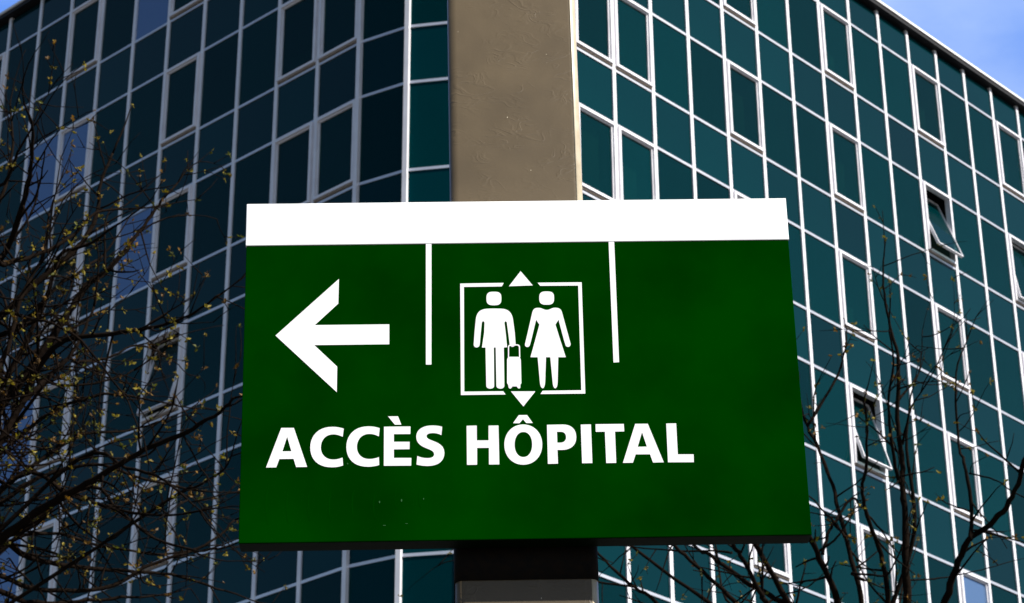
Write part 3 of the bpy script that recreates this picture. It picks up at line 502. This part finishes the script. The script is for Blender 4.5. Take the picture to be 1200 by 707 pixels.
# ------------------------------------------------------------------ trees
def smooth_path(P, n=4):
    out = []
    for i in range(len(P) - 1):
        p0, p1, p2, p3 = P[max(i - 1, 0)], P[i], P[i + 1], P[min(i + 2, len(P) - 1)]
        for k in range(n):
            t = k / n
            out.append(.5 * ((2 * p1) + (p2 - p0) * t + (2 * p0 - 5 * p1 + 4 * p2 - p3) * t * t + (3 * p1 - p0 - 3 * p2 + p3) * t ** 3))
    out.append(P[-1]); return out
class Tree:
    def __init__(s, seed, bud_rate, bud_size, tones):
        s.r = random.Random(seed); s.buds = []; s.rate = bud_rate; s.bs = bud_size; s.tones = tones
    def rv(s): 
        while True:
            v = Vector((s.r.uniform(-1, 1), s.r.uniform(-1, 1), s.r.uniform(-1, 1)))
            if .05 < v.length < 1: return v.normalized()
    def twig(s, mb, p, d, length, r, gen, up=.12):
        n = max(3, int(length / .07)); st = length / n
        pts, rad = [p], [r]; d = d.normalized(); curl = s.rv() * .10
        for k in range(n):
            d = (d + s.rv() * .16 + curl + Vector((0, 0, up * .35))).normalized()
            p = p + d * st; pts.append(p); rad.append(r * (1 - .6 * (k + 1) / n))
            if gen > 0 and k > 0 and s.r.random() < .30:
                nd = (d * .75 + s.rv() * .75).normalized()
                s.twig(mb, p, nd, length * s.r.uniform(.3, .6), max(.0034, rad[-1] * .7), gen - 1, up)
            if s.r.random() < s.rate and gen < 2: s.buds.append(p + s.rv() * .004)
        if s.r.random() < min(1, s.rate * 3): s.buds.append(p)
        mb.tube(pts, rad, 5)
    def limb(s, pts, r0, r1, density, tl, gen, parent, skip=0.0, name='limb'):
        mb = MB(); P = smooth_path(pts, 5); n = len(P)
        P = [P[0]] + [q + s.rv() * r1 * .9 for q in P[1:-1]] + [P[-1]]
        rad = [r0 + (r1 - r0) * (k / (n - 1)) ** .8 for k in range(n)]
        rad = [q * s.r.uniform(.92, 1.1) for q in rad]
        mb.tube(P, rad, 8)
        for k in range(1, n):
            sg = P[k] - P[k - 1]
            cnt = density * sg.length
            if k / n < skip: cnt = 0
            while cnt > 0:
                if s.r.random() < cnt:
                    dd = sg.normalized()
                    nd = (dd * .55 + s.rv()).normalized()
                    s.twig(mb, P[k - 1] + sg * s.r.random(), nd, tl * s.r.uniform(.35, 1.15), max(.0048, min(rad[k] * .55, .010)), gen)
                cnt -= 1
        s.twig(mb, P[-1], P[-1] - P[-2], tl * .8, r1 * .95, gen)
        mb.build(name, M_BARK, parent)
    def leaves(s, parent, name='bud_leaves'):
        me = bpy.data.meshes.new(name); V, F, C = [], [], []
        for p in s.buds:
            tone = s.r.choice(s.tones); f = s.r.uniform(.7, 1.25)
            for k in range(s.r.randint(2, 5)):
                a = s.rv(); a.z += .3; a.normalize(); b = a.cross(s.rv()).normalized(); sz = s.bs * s.r.uniform(.5, 1.2)
                nrm = a.cross(b)
                q = [p, p + a * sz * .5 + b * sz * .3 + nrm * sz * .12, p + a * sz, p + a * sz * .5 - b * sz * .3 + nrm * sz * .12]
                i = len(V); V += q; F += [(i, i + 1, i + 2), (i, i + 2, i + 3)]
                C += [(tone[0] * f, tone[1] * f, tone[2] * f, 1)] * 6
        me.from_pydata(V, [], F); at = me.color_attributes.new('tone', 'FLOAT_COLOR', 'CORNER')
        for k, c in enumerate(C): at.data[k].color = c
        me.materials.append(M_LEAF); return link(name, me, parent)
def chain(px_list, dep0, dep1):
    n = len(px_list)
    return [along(x, y, dep0 + (dep1 - dep0) * k / max(1, n - 1)) for k, (x, y) in enumerate(px_list)]
def make_tree(name, label, forkpx, depth, limbs, seed, rate, bsz, tones, dens, tl, gen, trunk_r, skip, rs=1.0, extra=0):
    fork = along(*forkpx, depth); t = empty(name, (fork.x, fork.y + .1, .12))
    tag(t, label, 'tree')
    mat_i = Matrix.Translation(-t.location)
    tr = Tree(seed, rate, bsz, tones); loc = lambda L: [mat_i @ p for p in L]
    f = mat_i @ fork
    mb = MB(); base = Vector((0, 0, 0))
    P = smooth_path([base, base + Vector((.05, .02, f.z * .3)), f * .62 + Vector((.05, -.03, 0)), f], 6)
    mb.tube(P, [trunk_r * (1.35 if k == 0 else 1.12 if k == 1 else 1 - .35 * k / len(P)) for k in range(len(P))], 14); mb.build('trunk', M_BARK, t)
    for px_list, r0, r1, de in limbs:
        L = loc(chain(px_list, depth + de[0], depth + de[1]))
        if r0 > 0:
            mid = f.lerp(L[0], .5) + Vector((0, 0, -.12 * (L[0] - f).length))
            L = [f - Vector((0, 0, .1)), mid] + L
        tr.limb(L, abs(r0) * rs, r1 * rs, dens, tl, gen, t, skip if r0 > 0 else 0)
    for q in range(extra):                      # the rest of the crown, outwards from the fork on the other sides
        a = 2.2 + 3.0 * q / max(1, extra - 1) if extra > 8 else 1.0 + 5.2 * q / extra
        d = Vector((math.cos(a) * .8, math.sin(a) * .8, tr.r.uniform(.35, 1.1))).normalized(); ln = tr.r.uniform(2.2, 3.4)
        P = [f - Vector((0, 0, .1))]
        for k in range(1, 6): P.append(f + d * ln * k / 5 + Vector((0, 0, .07 * k * k * .3)) + tr.rv() * .12)
        if extra <= 8: P = [p + Vector((0, .8 * j / 5, 0)) for j, p in enumerate(P)]
        tr.limb(P, .03, .006, dens * .6, tl, 1, t, .25)
    tr.leaves(t)
    return t
YEL = [(.15, .105, .006), (.12, .095, .006), (.075, .08, .006), (.15, .075, .005), (.10, .05, .006), (.20, .155, .008)]
RL = [
 ([(1061, 720), (1060.7, 659), (1061, 612), (1057.7, 570), (1057.5, 542), (1051.8, 490), (1053, 422), (1045, 390), (1036, 345), (1036, 300)], .040, .006, (0, .6)),
 ([(1098, 725), (1118, 675), (1134.6, 635), (1165, 610), (1186, 582), (1200, 542), (1212, 500), (1220, 440)], .034, .012, (.1, -.6)),
 ([(1137, 633), (1139, 598), (1130, 542), (1123, 520), (1120.6, 438), (1134.6, 395)], -.018, .005, (-.2, .4)),
 ([(985, 720), (964, 663), (950, 631), (930, 600), (915, 560), (905, 510)], .034, .012, (0, -1.0)),
 ([(1011, 715), (994.6, 642), (980.6, 588.6), (966.6, 542), (945.7, 499), (938, 470), (934, 430)], .026, .007, (0, .9)),
 ([(946, 499), (978, 447.7), (990, 410), (992, 385)], -.012, .005, (.5, 1.0)),
 ([(1041, 715), (1032, 649), (1015.6, 605), (1011, 572), (1015.6, 542), (1015.6, 485), (1012, 470)], .026, .007, (.1, -.5)),
 ([(1054, 566), (1046, 529), (1041, 473), (1047, 427), (1042, 385)], -.016, .005, (.2, -.3)),
 ([(1054, 468), (1070, 448), (1078.7, 429), (1081, 387)], -.010, .003, (.4, .9)),
 ([(1058, 520), (1061, 503), (1069, 475.7), (1092.7, 438), (1116, 385)], -.011, .003, (.35, -.3)),
 ([(964, 650), (972, 622), (983, 605), (999, 584), (1012, 597), (1035, 625)], -.015, .007, (0, .4)),
 ([(990, 630), (980, 615), (950, 583)], -.012, .006, (0, .2)),
 ([(935, 718), (909.7, 702), (872, 681), (835, 653), (816, 642), (780, 610), (750, 590)], .030, .008, (.1, 1.0)),
 ([(905, 718), (888.7, 692.7), (867.7, 650.7), (858, 636), (845, 600), (838, 560)], .028, .009, (0, -.7)),
 ([(876, 725), (860.7, 705.5), (823, 669), (790.7, 640), (770, 615), (740, 590)], .026, .008, (.2, -.4)),
 ([(800, 735), (767, 704), (737, 683), (702, 650), (680, 625)], .024, .008, (-.1, .6)),
 ([(858, 648), (835, 646), (783.7, 645), (737, 640), (705, 628)], -.010, .004, (.2, .5)),
 ([(895, 712), (909.7, 699.7), (942, 690), (958.6, 678.7)], -.011, .004, (0, .3)),
 ([(745, 688), (700, 682), (640, 668), (575, 655), (531, 657), (508, 666)], -.010, .003, (.2, .4)),
 ([(1059, 680), (1090, 679), (1112, 676), (1150, 668), (1185, 658)], -.008, .003, (.1, .5)),
 ([(1012, 680), (998, 672), (1020, 674), (1042, 672), (1057, 640)], -.012, .006, (0, -.4)),
 ([(1136, 555), (1165, 562), (1185, 575), (1215, 590)], -.007, .004, (.1, -.4)),
]
make_tree('bare_tree', 'dark bare tree with few buds, its boughs rising behind the right end of the sign', (1005, 850), 16.0, RL, 3, .13, .032, YEL, 5.0, .42, 1, .15, .2, .92, 5)
LL = [
 ([(-40, 520), (0, 478), (40, 425), (75, 375), (100, 338), (131, 312), (152, 287), (173, 259), (192, 232)], .034, .006, (0, .7)),
 ([(-30, 655), (30, 610), (75, 581), (120, 557), (170, 527), (215, 509), (258, 482), (276, 466)], .030, .006, (-.2, -.9)),
 ([(-30, 570), (10, 500), (63, 407), (131, 392), (173, 385), (215, 373), (258, 345)], .026, .004, (.2, -.4)),
 ([(-40, 430), (0, 372), (45, 330), (85, 297), (110, 262), (118, 215), (132, 180)], .030, .006, (.3, 1.0)),
 ([(-20, 340), (10, 290), (30, 228), (36, 193), (38, 150), (28, 120)], .026, .004, (0, -.6)),
 ([(-40, 300), (0, 235), (14, 180), (12, 130)], .022, .004, (.2, .6)),
 ([(-30, 630), (35, 654), (70, 662), (145, 669), (200, 674), (262, 692)], .022, .005, (.1, .8)),
 ([(-30, 690), (30, 705), (90, 705), (150, 700)], .022, .007, (.0, .4)),
 ([(20, 560), (79, 579), (117, 591), (149, 600), (200, 603), (248, 596)], .016, .004, (.1, -.5)),
 ([(90, 540), (149, 549), (177, 556), (205, 572), (228, 593)], .014, .004, (-.1, -.8)),
 ([(-20, 480), (14, 507), (42, 516), (52, 515)], .013, .003, (0, .3)),
 ([(10, 455), (47, 446), (77, 452), (131, 445), (165, 430)], .014, .004, (.2, .8)),
 ([(-20, 420), (20, 385), (52, 352), (70, 300), (100, 288), (140, 262)], .022, .005, (.4, -.2)),
 ([(-30, 600), (40, 545), (95, 510), (150, 505), (200, 490)], .020, .004, (.3, 1.1)),
 ([(-30, 390), (40, 375), (95, 400), (150, 470)], .014, .004, (-.2, -.7)),
 ([(0, 640), (60, 625), (120, 640), (190, 650), (240, 640)], .014, .004, (.3, .9)),
 ([(-30, 560), (30, 470), (60, 440), (90, 405), (110, 360)], .024, .006, (-.3, .2)),
 ([(190, 590), (230, 570), (262, 550), (275, 520)], .012, .003, (-.3, -.6)),
]
LL += [
 ([(-30, 500), (10, 440), (40, 380), (62, 340), (95, 318), (120, 300)], .024, .006, (.5, 1.2)),
 ([(-30, 330), (5, 310), (40, 300), (80, 280), (112, 250), (150, 245)], .020, .005, (-.4, .3)),
 ([(-30, 250), (5, 215), (25, 170), (45, 140)], .016, .004, (.3, .1)),
 ([(-30, 470), (5, 420), (25, 350), (50, 300), (58, 250)], .022, .005, (-.5, .1)),
 ([(-30, 540), (0, 530), (50, 490), (90, 470), (130, 462), (180, 470)], .018, .005, (.4, .6)),
 ([(-30, 610), (0, 590), (45, 560), (110, 545), (165, 560), (230, 575)], .018, .005, (.2, .5)),
 ([(-30, 675), (40, 690), (120, 690), (180, 660), (240, 640), (275, 610)], .018, .005, (-.2, .5)),
 ([(60, 440), (90, 425), (125, 420), (160, 405), (190, 415)], .012, .004, (.1, .7)),
 ([(90, 575), (140, 600), (180, 630), (230, 645), (270, 640)], .013, .004, (.2, -.3)),
]
make_tree('budding_tree', 'spreading tree with dense dark twigs and yellow green buds at the left', (-250, 760), 14.0, LL, 8, .16, .030, YEL, 7.8, .60, 2, .2, .12, 1.25, 12)
print('windows', nwin, 'objects', len(bpy.data.objects))
